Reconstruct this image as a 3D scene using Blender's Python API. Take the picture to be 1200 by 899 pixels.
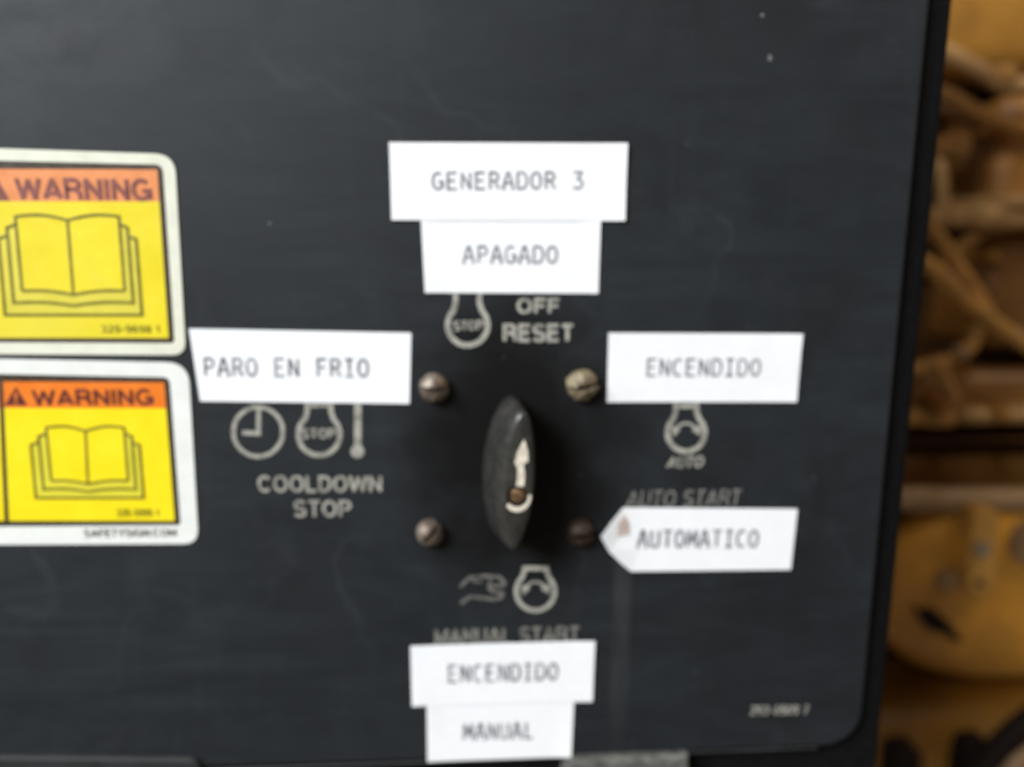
import bpy, bmesh, math, random
from mathutils import Vector, Matrix, Euler, noise
R = math.radians
rnd = random.Random(7)
sc = bpy.context.scene
for o in list(bpy.data.objects): bpy.data.objects.remove(o)
col = sc.collection

# ------------------------------------------------------------------ camera
W0, H0, F0 = 1200.0, 899.0, 941.0
PANEL_Z = 1.40
CAM = Vector((0.0, -0.235, PANEL_Z))
cam_d = bpy.data.cameras.new('camera'); cam = bpy.data.objects.new('camera', cam_d); col.objects.link(cam)
rot = (Matrix.Rotation(R(-3.4), 3, 'Z') @ Matrix.Rotation(R(90 - 10.9), 3, 'X') @ Matrix.Rotation(R(0.2), 3, 'Z'))
cam.location = CAM
cam.rotation_euler = rot.to_euler()
cam_d.sensor_width = 36.0; cam_d.sensor_fit = 'HORIZONTAL'
cam_d.lens = 36.0 * F0 / W0
cam_d.clip_start = 0.005; cam_d.clip_end = 60
cam_d.dof.use_dof = True
cam_d.dof.focus_distance = 0.163                       # the phone focused a little short of the panel
cam_d.dof.aperture_fstop = (cam_d.lens / 1000.0) / 0.0040
sc.camera = cam

# ------------------------------------------------------------------ world, lamps, exposure
w = bpy.data.worlds.new('World'); sc.world = w; w.use_nodes = True
w.node_tree.nodes['Background'].inputs[0].default_value = (1.0, 0.88, 0.70, 1)
w.node_tree.nodes['Background'].inputs[1].default_value = 0.18

def area(name, loc, target, size, energy, color):
    d = bpy.data.lights.new(name, 'AREA'); d.shape = 'RECTANGLE'; d.size = size[0]; d.size_y = size[1]
    d.energy = energy; d.color = color
    o = bpy.data.objects.new(name, d); col.objects.link(o); o.location = loc
    o.rotation_euler = (Vector(target) - Vector(loc)).to_track_quat('-Z', 'Y').to_euler()
    return o
area('doorway_light', (-2.05, -1.75, 3.0), (-0.03, 0, 1.38), (1.7, 1.3), 222, (0.93, 0.97, 1.0))
area('engine_fill', (1.3, -0.2, 3.0), (0.4, 0.6, 1.3), (0.7, 0.7), 12.0, (1.0, 0.86, 0.66))  # added unseen fill that brightens the engine

sc.view_settings.view_transform = 'Standard'; sc.view_settings.look = 'None'
sc.view_settings.exposure = 0.0; sc.view_settings.gamma = 1.0
sc.view_settings.use_curve_mapping = False
sc.render.engine = 'CYCLES'

# ------------------------------------------------------------------ helpers
def at(px, py, Y=0.0):
    """the point of the plane y = Y seen at a spot of the measured photograph"""
    v = rot @ Vector(((px - W0 / 2) / F0, -(py - H0 / 2) / F0, -1.0))
    return CAM + v * ((Y - CAM.y) / v.y)

def obj(name, mesh, mat=None, parent=None, smooth=False):
    if isinstance(mesh, bmesh.types.BMesh):
        me = bpy.data.meshes.new(name); bmesh.ops.recalc_face_normals(mesh, faces=mesh.faces[:]); mesh.to_mesh(me); mesh.free(); mesh = me
    o = bpy.data.objects.new(name, mesh); col.objects.link(o)
    if mat:
        mesh.materials.clear(); mesh.materials.append(mat)
    if smooth:
        mesh.shade_smooth()
    if parent:
        o.parent = parent
        o.matrix_parent_inverse = Matrix.Translation(-parent.location)
    return o
def empty(name, loc):
    o = bpy.data.objects.new(name, None); col.objects.link(o); o.location = loc; o.empty_display_size = 0.02; return o
def tag(o, label=None, cat=None, group=None, kind=None):
    if label: o['label'] = label
    if cat: o['category'] = cat
    if group: o['group'] = group
    if kind: o['kind'] = kind
    return o

# ---- flat print: shapes lying a hair in front of the surface
class Print:
    def __init__(self, y): self.y = y; self.v = []; self.f = []; self.n = 0
    def poly(self, pts):
        b = len(self.v); yy = self.y - 0.000004 * (self.n % 7); self.n += 1
        for p in pts: self.v.append((p[0], yy, p[2]))
        self.f.append(tuple(range(b, b + len(pts))))
    def px(self, pts): self.poly([at(*p) for p in pts])
    def ribbon(self, pts, wd, closed=False):
        """pts in metres on the panel plane (x, z)"""
        P = [Vector((p[0], p[1])) for p in pts]
        if not closed:                                 # a stroke that doubles back is drawn as two strokes
            for i in range(1, len(P) - 1):
                d1, d2 = (P[i] - P[i - 1]).normalized(), (P[i + 1] - P[i]).normalized()
                if d1.dot(d2) < -.25:
                    self.ribbon(list(P[:i]) + [P[i] + d1 * wd * .22], wd); self.ribbon([P[i] - d2 * wd * .22] + list(P[i + 1:]), wd); return
        n = len(P); L = []; Rr = []
        for i in range(n):
            a = P[i - 1] if (i > 0 or closed) else None
            c = P[(i + 1) % n] if (i < n - 1 or closed) else None
            d1 = (P[i] - a).normalized() if a is not None else None
            d2 = (c - P[i]).normalized() if c is not None else None
            if d1 is None: d1 = d2
            if d2 is None: d2 = d1
            n1 = Vector((-d1.y, d1.x)); n2 = Vector((-d2.y, d2.x))
            m = (n1 + n2)
            m = m.normalized() if m.length > 1e-6 else n1
            k = min(1 / max(m.dot(n1), 0.35), 1.6) * wd / 2
            L.append(P[i] + m * k); Rr.append(P[i] - m * k)
        yy = self.y - 0.000004 * (self.n % 7); self.n += 1
        b = len(self.v)
        for l, r in zip(L, Rr):
            self.v.append((l.x, yy, l.y)); self.v.append((r.x, yy, r.y))
        for i in range(n if closed else n - 1):
            j = (i + 1) % n
            self.f.append((b + 2 * i, b + 2 * i + 1, b + 2 * j + 1, b + 2 * j))
    def line(self, pts, wpx, closed=False):
        q = [at(*p) for p in pts]
        s = (at(pts[0][0] + 1, pts[0][1]) - at(*pts[0])).length
        self.ribbon([(p.x, p.z) for p in q], wpx * s, closed)
    def disc(self, c, rpx, n=20):
        self.px([(c[0] + rpx * math.cos(t * 2 * math.pi / n), c[1] + rpx * math.sin(t * 2 * math.pi / n)) for t in range(n)])
    def build(self, name, mat, parent, lift=None):
        me = bpy.data.meshes.new(name)
        V = self.v if lift is None else [(x, y - lift(x, z), z) for x, y, z in self.v]
        me.from_pydata(V, [], self.f); me.update()
        bm = bmesh.new(); bm.from_mesh(me)
        for f in bm.faces:
            f.normal_update()
            if f.normal.y > 0: f.normal_flip()
        bm.to_mesh(me); bm.free()
        return obj(name, me, mat, parent)

def arc(cx, cy, r, a0, a1, n=18, ry=None):
    ry = ry or r
    return [(cx + r * math.cos(R(a0 + (a1 - a0) * i / n)), cy + ry * math.sin(R(a0 + (a1 - a0) * i / n))) for i in range(n + 1)]

# typewriter alphabet drawn as strokes in a 0.6 x 1 box
G = {
 'A': [[(0, 0), (.26, 1), (.34, 1), (.6, 0)], [(.1, .34), (.5, .34)], [(-.03, 0), (.12, 0)], [(.48, 0), (.63, 0)]],
 'C': [arc(.31, .5, .27, 50, 310, 16, .5)],
 'D': [[(.05, 0), (.05, 1)], [(.05, 1), (.28, 1)] + arc(.27, .5, .3, 80, -80, 12, .5) + [(.05, 0)]],
 'E': [[(.55, 1), (.08, 1), (.08, 0), (.56, 0)], [(.08, .52), (.46, .52)]],
 'F': [[(.56, 1), (.1, 1), (.1, 0)], [(.1, .52), (.48, .52)]],
 'G': [arc(.3, .5, .27, 50, 345, 16, .5), [(.33, .46), (.57, .46), (.57, .08)]],
 'I': [[(.08, 1), (.52, 1)], [(.3, 1), (.3, 0)], [(.08, 0), (.52, 0)]],
 'L': [[(.12, 1), (.12, 0), (.56, 0)]],
 'M': [[(.04, 0), (.07, 1), (.3, .3), (.53, 1), (.56, 0)]],
 'N': [[(.07, 0), (.07, 1), (.53, 0), (.53, 1)]],
 'O': [arc(.3, .5, .26, 90, 450, 20, .5)],
 'P': [[(.08, 0), (.08, 1), (.3, 1)] + arc(.3, .74, .24, 90, -90, 10, .26) + [(.08, .48)]],
 'R': [[(.08, 0), (.08, 1), (.3, 1)] + arc(.3, .75, .23, 90, -90, 10, .25) + [(.08, .5)], [(.3, .5), (.58, 0)]],
 'T': [[(.02, 1), (.58, 1)], [(.3, 1), (.3, 0)]],
 'U': [[(.06, 1), (.06, .3)] + arc(.3, .28, .24, 180, 360, 10, .28) + [(.54, 1)]],
 '3': [[(.06, 1), (.52, 1), (.28, .58)] + arc(.28, .29, .27, 85, -140, 12, .29)],
}
def mono(pr, s, p0, p1, hpx, wstroke=0.13):
    a = at(*p0); b = at(*p1)
    ux = (b - a); Wd = ux.length; ux.normalize(); uz = Vector((-ux.z, 0, ux.x))
    h = (at(p0[0], p0[1] - hpx) - a).length
    adv = 0.78
    tot = adv * (len(s) - 1) + 0.6
    for i, ch in enumerate(s):
        for st in G.get(ch, []):
            q = []
            for x, z in st:
                p = a + ux * ((i * adv + x) / tot * Wd) + uz * (z * h)
                q.append((p.x, p.z))
            pr.ribbon(q, wstroke * h)

# heavy signwriter's alphabet: width, strokes in a unit-high box
S = {
 'A': (.72, [[(.02, 0), (.36, 1), (.70, 0)], [(.15, .27), (.57, .27)]]),
 'C': (.74, [arc(.38, .5, .34, 42, 318, 18, .5)]),
 'D': (.70, [[(.06, 0), (.06, 1), (.30, 1)] + arc(.30, .5, .36, 80, -80, 12, .5) + [(.30, 0), (.06, 0)]]),
 'E': (.62, [[(.60, 1), (.06, 1), (.06, 0), (.61, 0)], [(.06, .53), (.54, .53)]]),
 'F': (.58, [[(.58, 1), (.06, 1), (.06, -.06)], [(.06, .50), (.52, .50)]]),
 'G': (.78, [arc(.39, .5, .35, 42, 352, 18, .5), [(.42, .44), (.74, .44), (.74, -.02)]]),
 'I': (.14, [[(.07, -.06), (.07, 1.06)]]),
 'L': (.58, [[(.06, 1.06), (.06, 0), (.58, 0)]]),
 'M': (.84, [[(.06, -.06), (.06, 1), (.42, .12), (.78, 1), (.78, -.06)]]),
 'N': (.70, [[(.06, -.06), (.06, 1), (.64, 0), (.64, 1.06)]]),
 'O': (.78, [arc(.39, .5, .34, 90, 430, 22, .5) + [(.39, 1)]]),
 'P': (.64, [[(.06, -.06), (.06, 1), (.36, 1)] + arc(.36, .73, .25, 85, -85, 10, .27) + [(.36, .46), (.08, .46)]]),
 'R': (.70, [[(.06, -.06), (.06, 1), (.38, 1)] + arc(.38, .75, .25, 85, -85, 10, .25) + [(.38, .5), (.08, .5)], [(.40, .48), (.62, .32), (.66, -.06)]]),
 'S': (.66, [arc(.33, .75, .27, 25, 260, 12, .26) + arc(.33, .24, .28, 80, -155, 12, .26)]),
 'T': (.62, [[(0, 1), (.62, 1)], [(.31, 1), (.31, -.06)]]),
 'U': (.70, [[(.06, 1.06), (.06, .34)] + arc(.35, .32, .29, 190, 350, 12, .33) + [(.64, .34), (.64, 1.06)]]),
 'W': (1.0, [[(.02, 1.06), (.24, 0), (.50, .95), (.76, 0), (.98, 1.06)]]),
 'Y': (.68, [[(.02, 1.05), (.34, .45), (.66, 1.05)], [(.34, .45), (.34, -.06)]]),
 '.': (.14, [[(.07, -.06), (.07, .08)]]),
 '-': (.36, [[(.02, .4), (.34, .4)]]),
 ' ': (.26, []),
 '0': (.56, [arc(.28, .5, .24, 90, 430, 16, .5) + [(.28, 1)]]),
 '1': (.36, [[(.02, .78), (.24, 1), (.24, -.06)]]),
 '2': (.56, [arc(.28, .72, .24, 160, -30, 10, .28) + [(.04, 0), (.55, 0)]]),
 '3': (.56, [arc(.27, .75, .22, 150, -80, 10, .25) + arc(.27, .26, .25, 80, -155, 10, .26)]),
 '5': (.56, [[(.52, 1), (.12, 1), (.07, .5)] + arc(.27, .32, .25, 110, -150, 12, .32)]),
 '6': (.56, [arc(.3, .55, .25, 55, 180, 8, .45) + arc(.28, .3, .24, 180, 530, 16, .3)]),
 '7': (.54, [[(0, 1), (.52, 1), (.2, -.06)]]),
 '8': (.56, [arc(.28, .74, .2, 90, 430, 14, .26), arc(.28, .25, .25, 90, 430, 14, .26)]),
 '9': (.56, [arc(.28, .7, .24, 0, 350, 16, .3), arc(.26, .45, .26, 0, -125, 8, .45)]),
}
def sans(pr, s, p0, p1, hpx, bold=.17, slant=0.0, gap=.17):
    a = at(*p0); b = at(*p1)
    ux = b - a; Wd = ux.length; ux.normalize(); uz = Vector((-ux.z, 0, ux.x))
    h = (at(p0[0], p0[1] - hpx) - a).length
    tot = sum(S[c][0] for c in s) + gap * (len(s) - 1)
    x = 0
    for c in s:
        for st in S[c][1]:
            q = []
            for u, z in st:
                z = bold / 2 + z * (1 - bold)
                p = a + ux * ((x + u) / tot * Wd + slant * z * h) + uz * (z * h)
                q.append((p.x, p.z))
            pr.ribbon(q, bold * h)
        x += S[c][0] + gap

# ------------------------------------------------------------------ materials
class NT:
    def __init__(self, name):
        self.m = bpy.data.materials.new(name); self.m.use_nodes = True
        self.t = self.m.node_tree; self.b = self.t.nodes['Principled BSDF']
    def n(self, typ, **kw):
        x = self.t.nodes.new(typ)
        for k, v in kw.items(): setattr(x, k, v)
        return x
    def l(self, a, b): self.t.links.new(a, b)
    def noise(self, scale, detail=4, rough=.55, vec=None, stretch=None, dist=0.0):
        x = self.n('ShaderNodeTexNoise'); x.inputs['Scale'].default_value = scale; x.inputs['Detail'].default_value = detail
        x.inputs['Roughness'].default_value = rough; x.inputs['Distortion'].default_value = dist
        if vec is None:
            vec = self.n('ShaderNodeTexCoord').outputs['Object']
        if stretch:
            mp = self.n('ShaderNodeMapping'); mp.inputs['Scale'].default_value = stretch; self.l(vec, mp.inputs[0]); vec = mp.outputs[0]
        self.l(vec, x.inputs['Vector']); return x.outputs['Fac']
    def ramp(self, fac, stops):
        x = self.n('ShaderNodeValToRGB'); e = x.color_ramp.elements
        while len(e) > len(stops): e.remove(e[-1])
        while len(e) < len(stops): e.new(0.5)
        for i, (p, c) in enumerate(stops): e[i].position = p; e[i].color = (c, c, c, 1) if isinstance(c, (int, float)) else (*c, 1)
        self.l(fac, x.inputs[0]); return x.outputs[0]
    def mix(self, fac, a, b, typ='MIX'):
        x = self.n('ShaderNodeMix', data_type='RGBA', blend_type=typ)
        for i, v in ((0, fac), (6, a), (7, b)):
            if hasattr(v, 'links'): self.l(v, x.inputs[i])
            elif isinstance(v, (int, float)): x.inputs[i].default_value = v
            else: x.inputs[i].default_value = (*v, 1)
        return x.outputs[2]
    def math(self, op, a, b=0.0, c=0.0, clamp=False):
        x = self.n('ShaderNodeMath', operation=op); x.use_clamp = clamp
        for i, v in enumerate((a, b, c)):
            if hasattr(v, 'links'): self.l(v, x.inputs[i])
            else: x.inputs[i].default_value = v
        return x.outputs[0]
    def bump(self, h, strength, dist):
        x = self.n('ShaderNodeBump'); x.inputs['Strength'].default_value = strength; x.inputs['Distance'].default_value = dist
        self.l(h, x.inputs['Height']); self.l(x.outputs[0], self.b.inputs['Normal'])
    def set(self, **kw):
        for k, v in kw.items():
            i = self.b.inputs[k]
            if hasattr(v, 'links'): self.l(v, i)
            elif isinstance(v, (tuple, list)): i.default_value = (*v, 1)
            else: i.default_value = v
        return self

def simple(name, c, rough=.5, var=.25, scale=120, metal=0.0, dirt=None, bump=0.0, spec=.5):
    a = NT(name)
    f = a.noise(scale, 5, .6)
    lo = tuple(x * (1 - var) for x in c); hi = tuple(min(1, x * (1 + var)) for x in c)
    cc = a.ramp(f, [(.3, lo), (.7, hi)])
    if dirt:
        d = a.ramp(a.noise(scale * .35, 6, .65), [(.45, 0), (.68, 1)])
        cc = a.mix(d, cc, dirt)
    a.set(**{'Base Color': cc, 'Roughness': a.ramp(f, [(.3, max(.05, rough - .08)), (.7, min(1, rough + .08))]), 'Metallic': metal, 'Specular IOR Level': spec})
    if bump: a.bump(f, .5, bump)
    return a.m

def panel_paint():
    a = NT('panel_paint')
    geo = a.n('ShaderNodeNewGeometry').outputs['Position']
    sep = a.n('ShaderNodeSeparateXYZ'); a.l(geo, sep.inputs[0])
    X, Z = sep.outputs[0], sep.outputs[2]
    base = a.ramp(a.noise(9, 3, .5, geo), [(.3, (.0056, .0078, .0106)), (.7, (.0088, .0114, .0152))])
    # dust wiped sideways with a rag, faint cross streaks
    wipe = a.ramp(a.noise(1, 6, .62, geo, (13, 20, 60), 2.2), [(.36, 0), (.85, 1)])
    cloud = a.ramp(a.noise(16, 5, .6, geo), [(.35, 0.25), (.7, 1)])
    vert = a.ramp(a.noise(1, 5, .6, geo, (80, 20, 11), 1.5), [(.50, 0), (.85, 1)])
    dust = a.math('MULTIPLY', a.math('ADD', wipe, a.math('MULTIPLY', vert, .4)), cloud)
    # hands keep the middle of the panel clean and greasy: less dust there, a darker film
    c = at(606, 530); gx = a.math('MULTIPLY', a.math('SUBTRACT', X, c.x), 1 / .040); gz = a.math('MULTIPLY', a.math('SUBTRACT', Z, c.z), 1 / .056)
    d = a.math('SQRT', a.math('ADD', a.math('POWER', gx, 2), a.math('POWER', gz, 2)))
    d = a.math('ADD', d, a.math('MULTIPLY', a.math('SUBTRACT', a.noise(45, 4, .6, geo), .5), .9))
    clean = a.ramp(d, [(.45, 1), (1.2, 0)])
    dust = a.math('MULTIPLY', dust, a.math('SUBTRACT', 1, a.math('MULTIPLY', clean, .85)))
    colr = a.mix(a.math('MULTIPLY', dust, .22), base, (.058, .069, .082))
    # fine curved wipe scratches
    wv = a.n('ShaderNodeTexWave', wave_type='RINGS', rings_direction='SPHERICAL'); wv.inputs['Scale'].default_value = 9; wv.inputs['Distortion'].default_value = 9; wv.inputs['Detail'].default_value = 4; wv.inputs['Detail Scale'].default_value = 3
    mp = a.n('ShaderNodeMapping'); mp.inputs['Location'].default_value = (.22, 0, -1.31); a.l(geo, mp.inputs[0]); a.l(mp.outputs[0], wv.inputs['Vector'])
    scr = a.math('MULTIPLY', a.ramp(wv.outputs['Fac'], [(.90, 0), (1, 1)]), a.ramp(a.noise(22, 4, .6, geo), [(.5, 0), (.66, 1)]))
    colr = a.mix(a.math('MULTIPLY', scr, .06), colr, (.11, .12, .13))
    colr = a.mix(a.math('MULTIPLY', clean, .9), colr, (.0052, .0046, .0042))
    # vertical glue streak running down below the right-hand labels
    s = at(728, 720); sx = a.math('ABSOLUTE', a.math('SUBTRACT', X, s.x))
    st = a.math('MULTIPLY', a.ramp(a.math('MULTIPLY', sx, 1 / .004), [(.3, 1), (.95, 0)]), a.ramp(a.noise(1, 4, .6, geo, (300, 1, 30)), [(.3, .2), (.6, 1)]))
    band = a.math('MULTIPLY', a.math('LESS_THAN', Z, at(728, 655).z), a.ramp(a.math('SUBTRACT', Z, at(728, 880).z), [(0, 0), (.02, 1)]))
    colr = a.mix(a.math('MULTIPLY', a.math('MULTIPLY', st, band), .16), colr, (.12, .12, .12))
    # greasy blotches where hands lean
    gb = a.math('MULTIPLY', a.ramp(a.noise(1, 4, .55, geo, (30, 20, 26), .8), [(.50, 0), (.68, 1)]), a.ramp(X, [(0, .35), (.06, .75)]))
    colr = a.mix(a.math('MULTIPLY', gb, .6), colr, (.0040, .0042, .0048))
    # specks
    v = a.n('ShaderNodeTexVoronoi'); v.inputs['Scale'].default_value = 130; a.l(geo, v.inputs['Vector'])
    sp = a.math('MULTIPLY', a.math('LESS_THAN', v.outputs['Distance'], .07), a.math('GREATER_THAN', a.noise(60, 2, .5, geo), .57))
    colr = a.mix(a.math('MULTIPLY', sp, .10), colr, (.2, .2, .19))
    smear = a.ramp(a.noise(1, 5, .6, geo, (24, 20, 40), 1.8), [(.35, 0), (.7, 1)])
    ro = a.math('ADD', .55, a.math('ADD', a.math('MULTIPLY', dust, .10), a.math('MULTIPLY', smear, .12)))
    a.set(**{'Base Color': colr, 'Roughness': ro, 'Specular IOR Level': a.math('SUBTRACT', .41, a.math('MULTIPLY', clean, .27))})
    a.bump(a.noise(900, 3, .5, geo), .25, .00008)
    return a.m

M = dict(
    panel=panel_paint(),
    edge=simple('black_enamel', (.003, .003, .0035), .75, .4, 300, spec=.12),
    knob=simple('knob_plastic', (.020, .0195, .018), .34, .3, 420, bump=.00004, dirt=(.040, .037, .032)),
    legend=simple('cream_ink', (.34, .33, .285), .6, .28, 700, dirt=(.13, .125, .11)),
    legend_worn=simple('worn_cream_ink', (.19, .185, .165), .6, .4, 900, dirt=(.05, .05, .046)),
    legend_faint=simple('faint_cream_ink', (.13, .126, .115), .6, .5, 900, dirt=(.05, .05, .046)),
    paper=simple('label_paper', (.79, .795, .815), .62, .02, 300, dirt=(.775, .775, .79)),
    crease_shade=simple('fold_shade', (.42, .33, .29), .7, .2, 700, dirt=(.60, .52, .47)),
    ink=simple('label_ink', (.12, .12, .14), .7, .5, 700, dirt=(.34, .34, .36)),
    decal_white=simple('decal_white', (.72, .73, .70), .42, .05, 160),
    decal_cream=simple('decal_cream', (.67, .67, .56), .42, .06, 160),
    decal_black=simple('decal_black', (.035, .022, .012), .45, .4, 400),
    decal_line=simple('decal_line', (.13, .115, .008), .45, .3, 400),
    yellow=simple('decal_yellow', (.82, .655, .006), .40, .05, 90),
    yellow_faded=simple('decal_yellow_faded', (.74, .60, .016), .40, .08, 60, dirt=(.70, .59, .045)),
    page_faded=simple('decal_page_faded', (.64, .55, .055), .42, .08, 90),
    page=simple('decal_page', (.66, .58, .035), .42, .08, 90),
    orange=simple('decal_orange', (.76, .18, .012), .42, .1, 150),
    orange_faded=simple('decal_orange_faded', (.70, .245, .085), .42, .12, 150),
    maroon=simple('decal_maroon', (.11, .016, .010), .45, .4, 500),
    maroon_faded=simple('decal_maroon_faded', (.19, .055, .045), .45, .4, 500),
    screw=simple('rusty_screw', (.205, .168, .135), .45, .5, 420, metal=.35, dirt=(.07, .040, .024), bump=.0003),
    brass=simple('brown_brass', (.20, .12, .06), .45, .4, 500, metal=.5, dirt=(.10, .05, .03)),
    screw_pale=simple('paint_crusted_screw', (.24, .20, .12), .6, .5, 260, metal=.1, dirt=(.06, .035, .02), bump=.0003),
    screw_dark=simple('dark_rust', (.030, .016, .009), .6, .5, 600, metal=.2, bump=.0002),
    lip=simple('scuffed_black', (.013, .014, .016), .6, .35, 90, dirt=(.010, .010, .010)),
    white=simple('indicator_paint', (.70, .64, .53), .45, .15, 500, dirt=(.38, .30, .22)),
    worn=simple('worn_metal', (.16, .16, .15), .45, .45, 300, metal=.5, bump=.0002),
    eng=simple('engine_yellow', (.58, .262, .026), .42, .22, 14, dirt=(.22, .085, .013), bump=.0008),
    eng_mid=simple('engine_yellow_shaded', (.31, .140, .018), .45, .22, 14, dirt=(.17, .072, .013), bump=.0008),  # darker copy of the engine yellow, shade put into the colour
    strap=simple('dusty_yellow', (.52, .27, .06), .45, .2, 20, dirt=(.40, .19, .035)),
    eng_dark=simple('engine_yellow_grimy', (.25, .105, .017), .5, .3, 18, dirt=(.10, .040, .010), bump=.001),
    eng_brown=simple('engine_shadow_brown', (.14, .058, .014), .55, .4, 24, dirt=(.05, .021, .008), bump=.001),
    hose=simple('painted_hose', (.42, .21, .055), .5, .3, 40, dirt=(.2, .09, .025), spec=.3),
    pale=simple('dusty_pipe', (.40, .23, .09), .55, .25, 30, dirt=(.20, .10, .035), spec=.25),
    rail=simple('dusty_rail', (.27, .165, .085), .5, .3, 30, dirt=(.17, .09, .04), spec=.4),
    black=simple('shade_black', (.010, .006, .005), .7, .4, 40, spec=.12),
    steel=simple('dull_steel', (.30, .27, .22), .4, .3, 60, metal=.6),
)

# ------------------------------------------------------------------ control panel
c0 = at(600, 450)
panel = empty('control_panel', (c0.x, 0, at(600, 890).z))
tag(panel, 'black painted generator control panel door with rounded right and lower edges', 'control panel')

XR = sum(at(x, y).x for x, y in ((1086, 40), (1060, 300), (1032, 550), (1006, 780))) / 4
XF = sum(at(x, y, .004).x for x, y in ((1115, 0), (1093, 300), (1066, 550), (1031, 890))) / 4
ZB = sum(at(x, y).z for x, y in ((300, 882), (820, 881), (940, 878))) / 3
XL, ZT = -0.36, PANEL_Z + 0.34

def rrect(x0, z0, x1, z1, r, n=8):
    pts = []
    for cx, cz, a in ((x1 - r, z1 - r, 0), (x0 + r, z1 - r, 90), (x0 + r, z0 + r, 180), (x1 - r, z0 + r, 270)):
        for i in range(n + 1):
            t = R(a + 90 * i / n); pts.append((cx + r * math.cos(t), cz + r * math.sin(t)))
    return pts
def door_mesh():
    bm = bmesh.new(); rings = []
    rb = .0014; n = 5; r0 = .011
    prof = [(0, 0)] + [(rb * math.sin(R(90 * i / n)), rb * (1 - math.cos(R(90 * i / n)))) for i in range(1, n + 1)] + [(rb, .0075)]
    for off, dep in prof:
        rings.append([bm.verts.new((x, dep, z)) for x, z in rrect(XL - off, ZB - off, XR + off, ZT + off, r0 + off)])
    bm.faces.new(rings[0])
    for a, b in zip(rings, rings[1:]):
        for i in range(len(a)): bm.faces.new((a[i], a[(i + 1) % len(a)], b[(i + 1) % len(a)], b[i]))
    bm.faces.new(rings[-1])
    return bm
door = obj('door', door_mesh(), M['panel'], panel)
door.data.shade_smooth()
door.data.set_sharp_from_angle(angle=R(28))
def box(x0, y0, z0, x1, y1, z1, bev=0.0, seg=3):
    bm = bmesh.new(); bmesh.ops.create_cube(bm, size=1)
    for v in bm.verts: v.co = Vector((x0 + (v.co.x + .5) * (x1 - x0), y0 + (v.co.y + .5) * (y1 - y0), z0 + (v.co.z + .5) * (z1 - z0)))
    if bev: bmesh.ops.bevel(bm, geom=bm.edges[:], offset=bev, segments=seg, affect='EDGES', profile=.5)
    return bm
obj('enclosure_box', box(XL - .012, .004, ZB - .06, XF, .16, ZT + .012, .003), M['edge'], panel)

def rquad(c, r, n=7):
    """pixel outline of a quad (tl, tr, br, bl) with rounded corners; r: one radius for each"""
    out = []
    C = [Vector(p) for p in c]
    for i in range(4):
        p, a, b = C[i], C[i - 1], C[(i + 1) % 4]
        da, db = (a - p).normalized(), (b - p).normalized()
        for k in range(n + 1):
            t = k / n; s = (1 - t) ** 2; q = p + da * r[i] * s + db * r[i] * t * t
            out.append((q.x, q.y))
    return out
def bead(pts, r):
    P = [Vector(p) for p in pts]; bm = bmesh.new(); rows = []
    for i, p in enumerate(P):
        tg = (P[min(i + 1, len(P) - 1)] - P[max(0, i - 1)]).normalized(); sd = tg.cross(Vector((0, 1, 0))).normalized()
        rows.append([bm.verts.new(p + (sd * math.cos(k * math.pi / 4) + Vector((0, 1, 0)) * math.sin(k * math.pi / 4)) * r) for k in range(8)])
    for a, b in zip(rows, rows[1:]):
        for k in range(8): bm.faces.new((a[k], a[(k + 1) % 8], b[(k + 1) % 8], b[k]))
    return bm
_p = [(at(240, 888).x, .0008, ZB - .0026), (at(600, 888).x, .0008, ZB - .0024), (XR - .013, .0008, ZB - .0022)]
obj('glint_bead', bead(_p, .00055), M['lip'], panel, True)  # added bead whose top catches a light line below the door
# worn metal tab on the lower edge
def prism_px(pts, y0, y1, bev=0.0):
    bm = bmesh.new()
    a = [bm.verts.new((at(*p).x, y0, at(*p).z)) for p in pts]; b = [bm.verts.new((at(*p).x, y1, at(*p).z)) for p in pts]
    bm.faces.new(a); bm.faces.new(b[::-1])
    for i in range(len(a)): bm.faces.new((a[i], b[i], b[(i + 1) % len(a)], a[(i + 1) % len(a)]))
    if bev:
        bm.normal_update()
        bmesh.ops.bevel(bm, geom=[e for e in bm.edges if all(abs(v.co.y - y0) < 1e-7 for v in e.verts)], offset=bev, segments=2, affect='EDGES', profile=.5)
    return bm
tb = obj('latch_tab', prism_px([(662, 886), (805, 881), (806, 925), (655, 925)], -.0025, .012, .0012), M['worn'], panel)

# printed legends
def engine_sign(pr, cx, cy, r, top, wn, wpx):
    """round-bottomed engine outline with a neck"""
    a = math.degrees(math.asin(min(.95, (wn + 3) / r)))
    pts = [(cx - wn, top)] + [(cx - wn, cy - r - 2)]
    pts += arc(cx, cy, r, -90 - a, -450 + a, 30)
    pts += [(cx + wn, cy - r - 2), (cx + wn, top)]
    pr.line(pts, wpx)
PY = -.00006
obj('lower_lip', prism_px(rquad([(-400, 878), (236, 886), (246, 960), (-400, 960)], (2, 14, 2, 2)), -.0016, .006, .0010), M['lip'], panel)
pr = Print(PY); engine_sign(pr, 548, 381, 23.5, 338, 14, 6.5); pr.line([(530, 341), (566, 341)], 6)
pr.build('stop_symbol', M['legend'], panel)
pr = Print(PY); sans(pr, 'STOP', (532, 388), (566, 387), 12, .2); pr.build('stop_text', M['legend'], panel)
pr = Print(PY); sans(pr, 'OFF', (606, 368), (655, 368), 19, .21); sans(pr, 'RESET', (590, 401), (671, 401), 22, .21); pr.build('legend_text', M['legend'], panel)
pr = Print(PY); pr.line(arc(302.5, 506, 29, 0, 360, 40)[:-1], 5.2, True); pr.line([(303, 478), (303, 508), (284, 507)], 5.5); pr.build('clock_symbol', M['legend'], panel)
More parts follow.
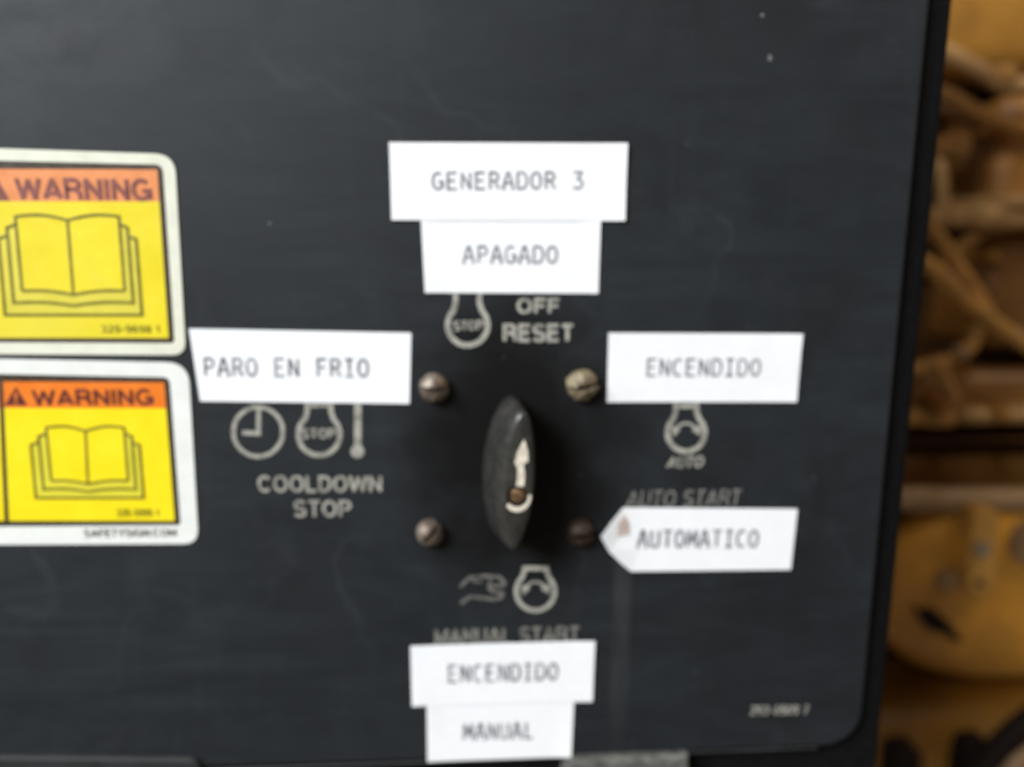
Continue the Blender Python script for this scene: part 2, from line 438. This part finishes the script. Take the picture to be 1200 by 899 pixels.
pr = Print(PY); engine_sign(pr, 374, 509, 24.5, 468, 14, 6); pr.line([(357, 475), (391, 475)], 5); pr.build('stop_symbol', M['legend'], panel)
pr = Print(PY); sans(pr, 'STOP', (354, 514), (393, 514), 12, .2); pr.build('stop_text', M['legend'], panel)
pr = Print(PY); pr.line([(419.5, 466), (419, 526)], 8.5); pr.disc((419, 529), 8); pr.build('thermometer_symbol', M['legend'], panel)
pr = Print(PY); sans(pr, 'COOLDOWN', (303, 577), (447, 577), 20, .17); sans(pr, 'STOP', (345, 606), (411, 606), 20, .17); pr.build('legend_text', M['legend'], panel)
def arc_arrows(pr, cx, cy):
    pr.line(arc(cx, cy + 3, 13, -160, -20, 10), 3.2)
    pr.px([(cx - 17, cy - 7), (cx - 6, cy - 3), (cx - 15, cy + 6)]); pr.px([(cx + 17, cy - 8), (cx + 17, cy + 5), (cx + 6, cy - 2)])
pr = Print(PY); engine_sign(pr, 804, 507, 22, 470, 12.5, 6); pr.line([(789, 476), (819, 476)], 5); arc_arrows(pr, 804, 506); pr.build('auto_symbol', M['legend'], panel)
pr = Print(PY); sans(pr, 'AUTO', (781, 549), (822, 548), 14, .17, .25); pr.build('auto_text', M['legend'], panel)
pr = Print(PY); sans(pr, 'AUTO START', (734, 595), (866, 593), 20, .13, .12); pr.build('legend_text', M['legend_worn'], panel)
pr = Print(PY); engine_sign(pr, 627.5, 693, 22.5, 666, 13, 5.5); pr.line([(612, 666), (643, 666)], 5.5); arc_arrows(pr, 627.5, 692); pr.build('start_symbol', M['legend'], panel)
pr = Print(PY)
pr.line([(539, 688), (550, 677), (568, 675), (585, 676), (591, 682), (590, 686), (574, 687)], 4.2)
pr.line([(575, 679), (573, 688), (577, 693), (589, 695), (588, 700), (576, 703)], 4.2)
pr.line([(540, 707), (551, 699), (576, 702)], 4.2); pr.line([(553, 681), (566, 682)], 2.5)
pr.build('hand_symbol', M['legend_faint'], panel)
pr = Print(PY); sans(pr, 'MANUAL START', (510, 757), (678, 753), 20, .17); pr.build('legend_text', M['legend_worn'], panel)
pr = Print(PY); sans(pr, '293-6509 7', (879, 838), (946, 837), 11, .17, .05); pr.build('part_number_print', M['legend'], panel)

# paint chips
for px, py, r in ((902, 68, 3.2), (893, 18, 1.8), (316, 262, 1.6)):
    pr = Print(-.00005); pr.px([(px + r * (.7 + .5 * rnd.random()) * math.cos(t), py + r * 1.3 * (.7 + .5 * rnd.random()) * math.sin(t)) for t in [i * .785 for i in range(8)]])
    pr.build('paint_chip', M['legend_worn'], panel)

# screws: domed slotted heads
def dome(r, h, n=28):
    bm = bmesh.new(); rows = []
    prof = [(r, 0), (r, h * .22), (r * .97, h * .4), (r * .90, h * .58), (r * .77, h * .75), (r * .58, h * .89), (r * .36, h * .97), (r * .13, h)]
    for rr, z in prof: rows.append([bm.verts.new((rr * math.cos(2 * math.pi * i / n), -z, rr * math.sin(2 * math.pi * i / n))) for i in range(n)])
    for a, b in zip(rows, rows[1:]):
        for i in range(n): bm.faces.new((a[i], a[(i + 1) % n], b[(i + 1) % n], b[i]))
    bm.faces.new(rows[0][::-1]); bm.faces.new(rows[-1])
    return bm
def slotted_head(r, h, sw, depth, rust=0.0, seed=0):
    out = bmesh.new()
    for s in (1, -1):
        bm = dome(r, h)
        res = bmesh.ops.bisect_plane(bm, geom=bm.verts[:] + bm.edges[:] + bm.faces[:], plane_co=(0, 0, s * sw / 2), plane_no=(0, 0, -s), clear_outer=True)
        ed = [e for e in res['geom_cut'] if isinstance(e, bmesh.types.BMEdge)]
        bmesh.ops.contextual_create(bm, geom=ed)
        me = bpy.data.meshes.new('h'); bm.to_mesh(me); bm.free(); out.from_mesh(me); bpy.data.meshes.remove(me)
    bmesh.ops.create_cone(out, cap_ends=True, segments=24, radius1=r * .97, radius2=r * .97, depth=h - depth, matrix=Matrix.Translation((0, -(h - depth) / 2, 0)) @ Matrix.Rotation(R(90), 4, 'X'))
    if rust:
        for v in out.verts: v.co += Vector((noise.noise(v.co * 900 + Vector((seed, 0, 0))), noise.noise(v.co * 900 + Vector((0, seed, 9))), noise.noise(v.co * 900 + Vector((5, 0, seed))))) * rust
    return out
MM = (at(601, 540) - at(600, 540)).length     # metres per measured pixel near the switch
for px, py, r, ang, mat, lab, rust in ((509, 459, 18, 2, 'screw', 'brown rusty slotted screw with its slot level', .0003),
                                 (682, 456, 19, 12, 'screw_pale', 'slotted screw crusted with pale yellow paint', .0008),
                                 (504, 628, 17, 48, 'screw', 'brown rusty slotted screw with its slot slanting', .00018),
                                 (680, 628, 17.5, 5, 'screw_dark', 'dark rusted slotted screw beside the torn label', .0002)):
    p = at(px, py - 5)
    o = obj('mounting_screw', slotted_head(r * MM * .95, .0047, .0016, .0027, rust, px), M[mat], panel, True)
    o.data.set_sharp_from_angle(angle=R(35))
    o.matrix_parent_inverse = Matrix.Translation(-panel.location)
    o.location = (p.x, 0, p.z); o.rotation_euler = (0, R(-ang), 0); o['label'] = lab

# selector knob: tall leaf-shaped grip
K = at(594, 545); kt = R(3.5)     # turned a few degrees clockwise
KL, KW, KH = .0438, .0148, .0165
def kpt(u, v, y):                 # u across, v along the grip
    return Vector((K.x + u * math.cos(kt) + v * math.sin(kt), y, K.z - u * math.sin(kt) + v * math.cos(kt)))
def leaf(s_l, s_w, n=28):
    out = []
    for i in range(2 * n):
        t = 2 * math.pi * i / (2 * n)
        c, s = math.cos(t), math.sin(t)
        v = KL / 2 * s_l * s
        wv = KW / 2 * s_w * (abs(c) ** 1.03) * (1 if c >= 0 else -1)
        out.append((wv, v))
    return out
def lean(y): return .0024 * max(0, (-y - .003) / .0138)      # the ridge sits off centre
def knob_mesh():
    bm = bmesh.new(); rings = []
    lv = [(-.0012, 1.0, .94), (-.003, 1.01, 1.0), (-.006, 1.0, .97), (-.010, .985, .86), (-.0135, .965, .74), (-.0155, .94, .64), (-.0165, .90, .56), (-.0168, .85, .50)]
    for y, sl, sw in lv: rings.append([bm.verts.new(kpt(u + lean(y), v, y)) for u, v in leaf(sl, sw)])
    for a, b in zip(rings, rings[1:]):
        for i in range(len(a)): bm.faces.new((a[i], a[(i + 1) % len(a)], b[(i + 1) % len(a)], b[i]))
    bm.faces.new(rings[0][::-1])
    # top face dished in a little with the screw well
    yt = -.0168; hr = .0030; hv = -.0042; n = len(rings[0])
    hole = [bm.verts.new(kpt(lean(-.0168) + hr * math.cos(2 * math.pi * i / n), hv + hr * math.sin(2 * math.pi * i / n), yt)) for i in range(n)]
    deep = [bm.verts.new(kpt(lean(-.0168) + hr * .95 * math.cos(2 * math.pi * i / n), hv + hr * .95 * math.sin(2 * math.pi * i / n), yt + .0035)) for i in range(n)]
    for a, b in ((rings[-1], hole), (hole, deep)):
        for i in range(n): bm.faces.new((a[i], a[(i + 1) % n], b[(i + 1) % n], b[i]))
    bm.faces.new(deep)
    return bm
knob = obj('selector_knob', knob_mesh(), M['knob'], panel, True)
knob.data.set_sharp_from_angle(angle=R(50))
bm = bmesh.new(); bmesh.ops.create_cone(bm, cap_ends=True, segments=32, radius1=.0072, radius2=.0068, depth=.0012, matrix=Matrix.Translation((K.x, -.0006, K.z)) @ Matrix.Rotation(R(90), 4, 'X'))
obj('knob_collar', bm, M['edge'], panel)
def sub(o, par): o.parent = par; o.matrix_parent_inverse = par.matrix_world.inverted(); return o
bpy.context.view_layer.update()
def kflat(polys, name, mat, y):
    bm = bmesh.new()
    for q in polys:
        f = bm.faces.new([bm.verts.new(kpt(u + lean(-.0168), v, y)) for u, v in q])
    return sub(obj(name, bm, mat, panel), knob)
a_ = .001
kflat([[(.0008, .0128), (.0020, .0096), (.0024, .0062), (.0014, .0058), (.0012, .0046), (.0017, .0024), (.0016, -.0011), (-.0006, -.0011), (-.0004, .0026), (-.0007, .0046), (-.0015, .0056), (-.0010, .0088)]], 'pointer_arrow', M['white'], -.0169)
ring_ = []
for i in range(12):
    t0 = R(-140 + 150 * i / 12); t1 = R(-140 + 150 * (i + 1) / 12); r0, r1 = .0031, .0046
    ring_.append([(r0 * math.cos(t0), -.0042 + r0 * math.sin(t0)), (r1 * math.cos(t0) * .85, -.0042 + r1 * math.sin(t0)), (r1 * math.cos(t1) * .85, -.0042 + r1 * math.sin(t1)), (r0 * math.cos(t1), -.0042 + r0 * math.sin(t1))])
kflat(ring_, 'pointer_ring', M['white'], -.0169)
ss = slotted_head(.0025, .0014, .0007, .0006)
for v in ss.verts:
    q = kpt(lean(-.0168) + v.co.x, -.0042 + v.co.z, v.co.y - .0149); v.co = q
sub(obj('set_screw', ss, M['brass'], panel, True), knob).data.set_sharp_from_angle(angle=R(35))

# ------------------------------------------------------------------ paper labels
def patch(corners, y, th, curl=.0, nx=24, nz=8, seed=0, name='paper_sheet'):
    """thin sheet between four corners (tl, tr, br, bl) with a faint waviness; y is its front"""
    tl, tr, br, bl = [at(*p) for p in corners]
    def P(i, j):
        u, v = i / nx, j / nz
        p = (tl * (1 - u) + tr * u) * (1 - v) + (bl * (1 - u) + br * u) * v
        return p
    bm = bmesh.new(); F = {}; B = {}
    for i in range(nx + 1):
        for j in range(nz + 1):
            p = P(i, j)
            wv = .00004 * noise.noise(Vector((p.x * 60, p.z * 60, seed)))
            cz = curl * max(0, (i / nx - .8) / .2) ** 2 * max(0, 1 - (j / nz) / .6)
            for q, (ci, cj) in enumerate(((0, 0), (1, 0), (1, 1), (0, 1))):
                amt = [.0001, .0004, .0002, .0005][(seed + q * 3) % 4]
                dd = max(0, 1 - math.hypot((i / nx - ci) * 6.5, (j / nz - cj) * 1.3)); cz += amt * (.25 if seed == 3 else .9) * dd ** 1.5
            F[i, j] = bm.verts.new((p.x, y + wv - cz, p.z)); B[i, j] = bm.verts.new((p.x, y + th + wv - cz, p.z))
    for i in range(nx):
        for j in range(nz):
            bm.faces.new((F[i, j], F[i + 1, j], F[i + 1, j + 1], F[i, j + 1])); bm.faces.new((B[i, j], B[i, j + 1], B[i + 1, j + 1], B[i + 1, j]))
    edge = [(i, 0) for i in range(nx)] + [(nx, j) for j in range(nz)] + [(i, nz) for i in range(nx, 0, -1)] + [(0, j) for j in range(nz, 0, -1)]
    for k in range(len(edge)):
        a, b = edge[k], edge[(k + 1) % len(edge)]
        bm.faces.new((F[a], B[a], B[b], F[b]))
    return bm
GRP = 'white paper labels stuck around the selector switch'
def label(words, corners, p0, p1, hpx, text, y=-.00036, th=.00022, seed=0, curl=0, sw=.15):
    c = [at(*q) for q in corners]; b = (c[2] + c[3]) / 2
    e = empty('paper_label', (b.x, y, b.z)); tag(e, words, 'label', GRP)
    obj('sheet', patch(corners, y, th, seed=seed, curl=curl), M['paper'], e)
    pr = Print(y - .00007); mono(pr, text, p0, p1, hpx, sw); pr.build('lettering', M['ink'], e)
    return e
label('white paper label reading APAGADO below the GENERADOR label', [(493, 252), (704, 253), (701, 344), (498, 343)], (543, 308), (653, 308), 19, 'APAGADO', seed=2)
label('wide white paper label reading GENERADOR 3, topmost on the panel', [(456, 167), (735, 168), (732, 259), (459, 258)], (507, 222), (683, 221), 19, 'GENERADOR 3', -.00062, .00024, 1, .0004)
label('white paper label reading PARO EN FRIO beside the yellow stickers', [(222, 385), (482, 390), (480, 473), (235, 470)], (240, 440), (432, 441), 20, 'PARO EN FRIO', seed=3)
label('white paper label reading ENCENDIDO above the AUTO symbol', [(713, 390), (940, 391), (933, 471), (711, 471)], (757, 440), (890, 440), 19, 'ENCENDIDO', seed=4)
label('white paper label reading MANUAL at the lower edge of the panel', [(500, 816), (673, 812), (669, 886), (501, 892)], (543, 866), (625, 864), 18, 'MANUAL', seed=5)
label('white paper label reading ENCENDIDO above the MANUAL label', [(481, 756), (697, 750), (694, 821), (483, 826)], (525, 798), (653, 795), 19, 'ENCENDIDO', -.00062, .00024, 6)
# the torn one: its left end folds up over the screw
e = empty('paper_label', (at(830, 667).x, 0, at(830, 667).z)); tag(e, 'white paper label reading AUTOMATICO with its torn left tip folded over a screw', 'label', GRP)
tp = [(730, 594, .0005), (934, 596, .0003), (926, 667, .0003), (739, 669, .0004), (726, 658, .0007), (713, 645, .0010), (703, 627, .0016), (715, 611, .0012)]
inn = [(727, 628, .0005), (748, 612, .00045), (750, 640, .00042)]
bm = bmesh.new()
def lv(p, k=0): q = at(p[0], p[1]); return bm.verts.new((q.x, -p[2] + k, q.z))
vv = [lv(p) for p in tp]; ii = [lv(p) for p in inn]
T, Rr_, Br, Bl, c1, c2, tip, c4 = vv; i0, i1, i2 = ii
for f in ((T, Rr_, i1), (Rr_, i2, i1), (Rr_, Br, i2), (Br, Bl, i2), (Bl, c1, i2), (c1, c2, i2), (c2, i0, i2), (c2, tip, i0), (tip, c4, i0), (c4, T, i0), (T, i1, i0), (i1, i2, i0)): bm.faces.new(f)
bmesh.ops.recalc_face_normals(bm, faces=bm.faces[:])
fr = bm.faces[:]
ret = bmesh.ops.solidify(bm, geom=fr, thickness=.00015)
obj('sheet', bm, M['paper'], e)
st = Print(-.0009); st.px([(731, 602), (736, 611), (737, 625), (724, 627), (712, 626), (722, 616)]); st.build('fold_shade', M['crease_shade'], e)  # shade of the fold painted on as a reddish dark patch
pr = Print(-.00048)
def lift(x, z):
    u = (x - at(746, 640).x) / (at(934, 640).x - at(746, 640).x); return .00034 * max(0, 1 - u)
mono(pr, 'AUTOMATICO', (746, 640), (887, 640), 19, .15); pr.build('lettering', M['ink'], e, lift)

# ------------------------------------------------------------------ warning stickers
def solid(pts, y, th):
    bm = bmesh.new(); q = [at(*p) for p in pts]
    a = [bm.verts.new((p.x, y, p.z)) for p in q]; b = [bm.verts.new((p.x, y + th, p.z)) for p in q]
    bm.faces.new(a); bm.faces.new(b[::-1])
    for i in range(len(a)): bm.faces.new((a[i], b[i], b[(i + 1) % len(a)], a[(i + 1) % len(a)]))
    return bm
def book(pr, P, wpx):
    for pts in P: pr.line(pts, wpx)
def bow(a, b, sag, n=8):
    return [(a[0] + (b[0] - a[0]) * t / n, a[1] + (b[1] - a[1]) * t / n + sag * math.sin(math.pi * t / n)) for t in range(n + 1)]
def sticker(words, outer, orad, inner, irad, ylow, ytop, o_top, tri, warn, num, site, bk, bw, dx, m):
    c = [at(*p) for p in outer]; b = (c[2] + c[3]) / 2
    e = empty('warning_sticker', (b.x, 0, b.z)); tag(e, words, 'sticker', 'yellow warning stickers on the panel')
    obj('backing', solid(rquad(outer, orad), -.0003, .00025), M[m['back']], e)
    pr = Print(-.00034); pr.px(rquad(inner, irad)); pr.build('border', M['decal_black'], e)
    # right-hand cell and the cell left of the dividing bar
    (tl, tr, br, bl) = inner
    def side(y, off): t = (y - tr[1]) / (br[1] - tr[1]); return tr[0] + (br[0] - tr[0]) * t - off
    def dv(y, off): t = (y - ytop) / (ylow - ytop); return dx[0] + (dx[1] - dx[0]) * t + off
    pr = Print(-.00038)
    pr.px([(dv(ytop, 2.5), ytop), (side(ytop, 6.5), ytop + 1), (side(o_top, 6.5), o_top + .5), (dv(o_top, 2.5), o_top)])
    pr.px([(tl[0] + 5, ytop - 3), (dv(ytop, -3), ytop), (dv(o_top, -3), o_top), (tl[0] + 6, o_top - 2)])
    pr.build('orange_band', M[m['orange']], e)
    pr = Print(-.00038)
    pr.px([(dv(o_top, 2.5), o_top), (side(o_top, 6.5), o_top + .5), (side(ylow, 6.5), ylow), (dv(ylow, 2.5), ylow)])
    pr.px([(tl[0] + 6, o_top - 2), (dv(o_top, -3), o_top), (dv(ylow, -3), ylow), (tl[0] + 14, ylow)])
    pr.build('yellow_field', M[m['yellow']], e)
    pr = Print(-.00046); sans(pr, 'WARNING', *warn, .2); pr.build('warning_text', M[m['ink']], e)
    pr = Print(-.00046); x0, x1, y0, y1 = tri; h = (x0 + x1) / 2
    pr.px([(h, y0), (x1, y1), (x0, y1)]); pr.build('alert_triangle', M[m['ink']], e)
    pr = Print(-.00049); pr.px([(h - 1.6, y0 + 7), (h + 1.6, y0 + 7), (h + .8, y1 - 6), (h - .8, y1 - 6)]); pr.disc((h, y1 - 3.2), 1.4, 8); pr.build('exclamation_mark', M[m['orange']], e)
    pr = Print(-.00042); pr.px(bk['fill']); pr.build('book_pages', M[m['page']], e)
    pr = Print(-.00044); pr.px(bk['front']); pr.build('front_pages', M[m['yellow']], e)
    pr = Print(-.00047); book(pr, bk['lines'], bw); pr.build('book_outline', M['decal_line'], e)
    pr = Print(-.00046); sans(pr, *num, .17); pr.build('number_print', M['decal_line'], e)
    if site: pr = Print(-.00040); sans(pr, *site, .17); pr.build('address_print', M['decal_black'], e)
    return e
def book_lines(x0, xs, x1, yt, dip, xb0, xsb, xb1, yb, step, drop, off):
    """open book: page tops at yt, spine xs -> xsb, bottom yb; two further pages behind on each side"""
    A = [[(xb0, yb)] + [(x0, yt)] + bow((x0, yt), (xs, yt + dip), -dip * .9)[1:] + [(xsb, yb + dip)],
         [(xs, yt + dip)] + bow((xs, yt + dip), (x1, yt), -dip * .9)[1:] + [(xb1, yb)],
         bow((xb0, yb), (xsb, yb + dip), -dip * .5), bow((xsb, yb + dip), (xb1, yb), -dip * .5)]
    f1, f2 = [], []
    a0 = (x0 - step, yt + drop); b0 = (xb0 - step, yb + off)
    a1 = (x1 + step, yt + drop); b1 = (xb1 + step, yb + off)
    A.append([(x0 + 1, yt + drop * .7), a0, b0] + bow(b0, (xsb, yb + off + dip * .7), -dip * .5)[1:])
    A.append([(x1 + 1, yt + drop * .7), a1, b1] + bow(b1, (xsb, yb + off + dip * .7), -dip * .5)[1:])
    c0 = (x0 - 2 * step, yt + 2 * drop); d0 = (xb0 - 2 * step, yb + 2 * off); c1 = (x1 + 2 * step, yt + 2 * drop); d1 = (xb1 + 2 * step, yb + 2 * off)
    A.append([(x0 - step, yt + 1.7 * drop), c0, d0, d1, c1, (x1 + step, yt + 1.8 * drop)])
    fill = [c0, (x0 - step, yt + drop), (x0, yt), (xs, yt + dip), (x1, yt), a1, c1, d1, d0]
    return dict(lines=A, fill=fill, front=[(x0, yt), (xs, yt + dip), (x1, yt), (xb1, yb), (xsb, yb + dip), (xb0, yb)])
sticker('faded yellow WARNING sticker with cream edge, upper of the two',
        [(-240, 166), (205, 181), (218, 416), (-228, 414)], (20, 24, 16, 16), [(-222, 183), (191, 193), (205, 402), (-210, 400)], (4, 10, 5, 4),
        396, 198, 236, (-18, 12, 207, 235), ((22, 235), (178, 236), 27), ('329-9698 1', (120, 390), (188, 390), 9), None,
        book_lines(19, 80, 140, 254, 4.5, 27, 87, 147, 341, 10, 13, 14), 3.6, (-52, -44),
        dict(back='decal_cream', orange='orange_faded', yellow='yellow_faded', ink='maroon_faded', page='page_faded'))
sticker('bright yellow WARNING sticker with white edge, lower of the two',
        [(-225, 416), (221, 425), (233, 637), (-213, 639)], (20, 26, 18, 18), [(-205, 434), (199, 442), (212, 615), (-195, 618)], (4, 8, 4, 4),
        610, 447, 478, (6, 33, 453, 475), ((41, 476), (180, 475), 20), ('335-5995 1', (138, 605), (187, 605), 9), ('SAFETYSIGN.COM', (100, 629), (207, 628), 9),
        book_lines(55, 101, 146, 501, 4, 61, 104, 151, 563, 9, 10, 10), 3.2, (2, 9),
        dict(back='decal_white', orange='orange', yellow='yellow', ink='maroon', page='page'))

# ------------------------------------------------------------------ engine behind the panel
EY = .46
eng = empty('generator_engine', (at(1180, 899, EY).x + .1, EY, at(1180, 899, EY).z - .15))
tag(eng, 'grimy yellow generator engine with hoses and pipes seen past the panel edge', 'engine')
def E(px, py, d=0.0): return at(px, py, EY + d)
def ebox(name, x0, y0, x1, y1, d0, depth, bev, mat, rough=0.0):
    a = E(x0, y1, d0); b = E(x1, y0, d0)
    bm = box(a.x, EY + d0, a.z, b.x, EY + d0 + depth, b.z, bev, 4)
    if rough:
        bmesh.ops.subdivide_edges(bm, edges=[e for e in bm.edges if e.calc_length() > .02], cuts=5, use_grid_fill=True)
        for v in bm.verts: v.co += Vector((noise.noise(v.co * 30), noise.noise(v.co * 30 + Vector((7, 0, 0))), noise.noise(v.co * 30 + Vector((0, 7, 0))))) * rough
    o = obj(name, bm, M[mat], eng, True); o.data.set_sharp_from_angle(angle=R(50)); return o
def tube(name, pts, rpx, mat, d=0.0, n=12):
    P = [E(p[0], p[1], d + (p[2] if len(p) > 2 else 0)) for p in pts]
    # smooth the path
    Q = []
    for i in range(len(P) - 1):
        p0, p1, p2, p3 = P[max(0, i - 1)], P[i], P[i + 1], P[min(len(P) - 1, i + 2)]
        for k in range(8):
            t = k / 8
            Q.append(.5 * ((2 * p1) + (p2 - p0) * t + (2 * p0 - 5 * p1 + 4 * p2 - p3) * t * t + (3 * p1 - p0 - 3 * p2 + p3) * t ** 3))
    Q.append(P[-1])
    r = rpx * (E(1151, 400, d) - E(1150, 400, d)).length
    bm = bmesh.new(); rows = []; up = Vector((0, 1, 0))
    for i, q in enumerate(Q):
        tg = (Q[min(i + 1, len(Q) - 1)] - Q[max(0, i - 1)]).normalized()
        s = tg.cross(up).normalized(); u = s.cross(tg)
        rows.append([bm.verts.new(q + (s * math.cos(2 * math.pi * k / n) + u * math.sin(2 * math.pi * k / n)) * r) for k in range(n)])
    for a, b in zip(rows, rows[1:]):
        for k in range(n): bm.faces.new((a[k], a[(k + 1) % n], b[(k + 1) % n], b[k]))
    bm.faces.new(rows[0][::-1]); bm.faces.new(rows[-1])
    return obj(name, bm, M[mat], eng, True)
def ecyl(name, px, py, rpx, d0, depth, mat, seg=20, bev=.002, parent=None):
    c = E(px, py, d0); r = rpx * (E(px + 1, py, d0) - c).length
    bm = bmesh.new(); bmesh.ops.create_cone(bm, cap_ends=True, segments=seg, radius1=r, radius2=r, depth=depth, matrix=Matrix.Translation((c.x, EY + d0 + depth / 2, c.z)) @ Matrix.Rotation(R(90), 4, 'X'))
    bmesh.ops.bevel(bm, geom=[e for e in bm.edges if abs(e.verts[0].co.y - e.verts[1].co.y) < 1e-6], offset=bev, segments=2, affect='EDGES')
    o = obj(name, bm, M[mat], eng, True); o.data.set_sharp_from_angle(angle=R(40)); return o

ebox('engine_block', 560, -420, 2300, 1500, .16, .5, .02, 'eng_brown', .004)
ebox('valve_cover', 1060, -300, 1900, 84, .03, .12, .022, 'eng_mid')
tube('coolant_pipe', [(1060, 38), (1108, 62), (1150, 84), (1182, 100), (1215, 96), (1300, 70)], 9.5, 'pale', 0)
ecyl('pipe_union', 1184, 84, 11, -.012, .03, 'hose')
tube('coolant_pipe', [(1050, 90), (1110, 112), (1160, 138), (1240, 160)], 8, 'eng_dark', .02)
tube('coolant_pipe', [(1050, 112), (1110, 130), (1170, 152), (1250, 172)], 7, 'eng_brown', .06)
ecyl('bolt_head', 1126, 170, 16, .03, .10, 'eng_dark', 6)
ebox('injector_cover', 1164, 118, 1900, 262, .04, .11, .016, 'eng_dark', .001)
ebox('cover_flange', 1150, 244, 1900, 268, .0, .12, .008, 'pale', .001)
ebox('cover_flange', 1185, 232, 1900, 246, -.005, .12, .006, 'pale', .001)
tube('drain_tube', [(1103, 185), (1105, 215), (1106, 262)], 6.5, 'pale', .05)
ebox('recess_shade', 1060, 196, 1152, 300, .12, .03, .006, 'black', .001)  # black box standing in for the shade inside the recess
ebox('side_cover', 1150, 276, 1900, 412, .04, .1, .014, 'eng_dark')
tube('return_pipe', [(1105, 330), (1118, 300), (1140, 280), (1165, 266), (1240, 262)], 7, 'hose', .03)
tube('fuel_hose', [(1062, 228), (1092, 268), (1120, 310), (1148, 352), (1170, 400)], 8.5, 'hose', .01)
tube('fuel_hose', [(1060, 290), (1096, 318), (1140, 358), (1180, 388), (1230, 418), (1320, 450)], 9, 'hose', -.01)
tube('fuel_hose', [(1050, 440), (1085, 430), (1116, 420), (1138, 404), (1148, 380)], 8, 'hose', -.005)
tube('drain_tube', [(1098, 428), (1106, 446), (1118, 470)], 8, 'hose', -.02)
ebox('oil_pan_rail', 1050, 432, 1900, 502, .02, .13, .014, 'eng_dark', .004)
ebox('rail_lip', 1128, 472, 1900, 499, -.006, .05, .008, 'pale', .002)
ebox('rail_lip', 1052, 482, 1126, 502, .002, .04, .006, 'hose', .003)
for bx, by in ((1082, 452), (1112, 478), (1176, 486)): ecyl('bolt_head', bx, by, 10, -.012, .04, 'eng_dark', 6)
ebox('rail_shade_strip', 1040, 505, 1900, 520, .025, .08, .003, 'eng_brown')  # dark strip standing in for the shade under the rail
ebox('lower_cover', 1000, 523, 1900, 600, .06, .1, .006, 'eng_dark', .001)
tube('guard_rail', [(1000, 583), (1100, 585), (1200, 586), (1400, 586), (1800, 585)], 15, 'rail', .0)
# rounded pump housing with strap, plug and mark
def superel(cx, cy, rx, ry, p, n=48):
    out = []
    for i in range(n):
        t = 2 * math.pi * i / n; c, s = math.cos(t), math.sin(t)
        out.append((cx + rx * math.copysign(abs(c) ** (2 / p), c), cy + ry * math.copysign(abs(s) ** (2 / p), s)))
    return out
bm = bmesh.new(); rows = []
for k, (s, dd) in enumerate([(1.0, .10), (1.0, .035), (.985, .018), (.95, .006), (.88, -.002), (.76, -.007), (.55, -.010), (.3, -.011)]):
    rows.append([bm.verts.new(E(x, y, dd)) for x, y in superel(1185, 690, 165 * s, 104 * s, 2.6)])
for a, b in zip(rows, rows[1:]):
    for i in range(len(a)): bm.faces.new((a[i], a[(i + 1) % len(a)], b[(i + 1) % len(a)], b[i]))
bm.faces.new(rows[-1])
housing = obj('pump_housing', bm, M['eng'], eng, True)
bpy.context.view_layer.update()
def epoly(name, pts, d0, d1, mat, bev=0.0, par=None):
    bm = bmesh.new(); a = [bm.verts.new(E(x, y, d0)) for x, y in pts]; b = [bm.verts.new(E(x, y, d0) + Vector((0, d1 - d0, 0))) for x, y in pts]
    bm.faces.new(a); bm.faces.new(b[::-1])
    for i in range(len(a)): bm.faces.new((a[i], b[i], b[(i + 1) % len(a)], a[(i + 1) % len(a)]))
    if bev: bmesh.ops.bevel(bm, geom=[e for e in bm.edges if abs(e.verts[0].co.y - e.verts[1].co.y) < 1e-6], offset=bev, segments=2, affect='EDGES')
    o = obj(name, bm, M[mat], eng)
    return sub(o, par) if par else o
epoly('strap', rquad([(1142, 596), (1170, 597), (1164, 702), (1134, 699)], (3, 3, 12, 12)), -.026, -.004, 'strap', .003, housing)
sub(ecyl('strap_bolt', 1154, 645, 9, -.033, .012, 'steel', 6, .0015), housing)
sub(ecyl('strap_bolt', 1150, 684, 4, -.029, .01, 'black', 10, .0008), housing)
sub(ecyl('filler_plug', 1114, 682, 13, -.018, .03, 'rail', 16, .003), housing)
epoly('black_mark', [(1069, 707), (1080, 716), (1090, 711), (1104, 722), (1114, 732), (1129, 753), (1116, 751), (1104, 741), (1092, 741), (1080, 730)], -.0105, -.004, 'black', 0, housing)
ecyl('bearing_cap', 1215, 640, 26, -.02, .04, 'rail', 24, .004)
ebox('sump', 1000, 806, 1900, 1000, .03, .12, .02, 'eng_mid', .002)
tube('lower_hose', [(1110, 960), (1150, 905), (1180, 868), (1230, 830), (1300, 800)], 17, 'black', -.02)
tube('lower_hose', [(1150, 960), (1180, 905), (1210, 880), (1300, 840)], 13, 'rail', -.03)
ebox('mount_foot', 1040, 884, 1084, 1000, .0, .06, .006, 'black')
ebox('mount_foot', 1122, 876, 1172, 1000, .0, .06, .01, 'black')

for p0, p1 in (((1104, 325), (1112, 332)), ((1186, 392), (1195, 397)), ((1122, 417), (1129, 411))):
    tube('hose_clamp', [p0, p1], 10.5, 'rail', -.008)
for bx, by in ((1178, 150), (1178, 236), (1168, 300), (1168, 392), (1108, 545), (1182, 545)):
    ecyl('bolt_head', bx, by, 7, .025 if by < 500 else .045, .05, 'eng_mid', 6, .001)
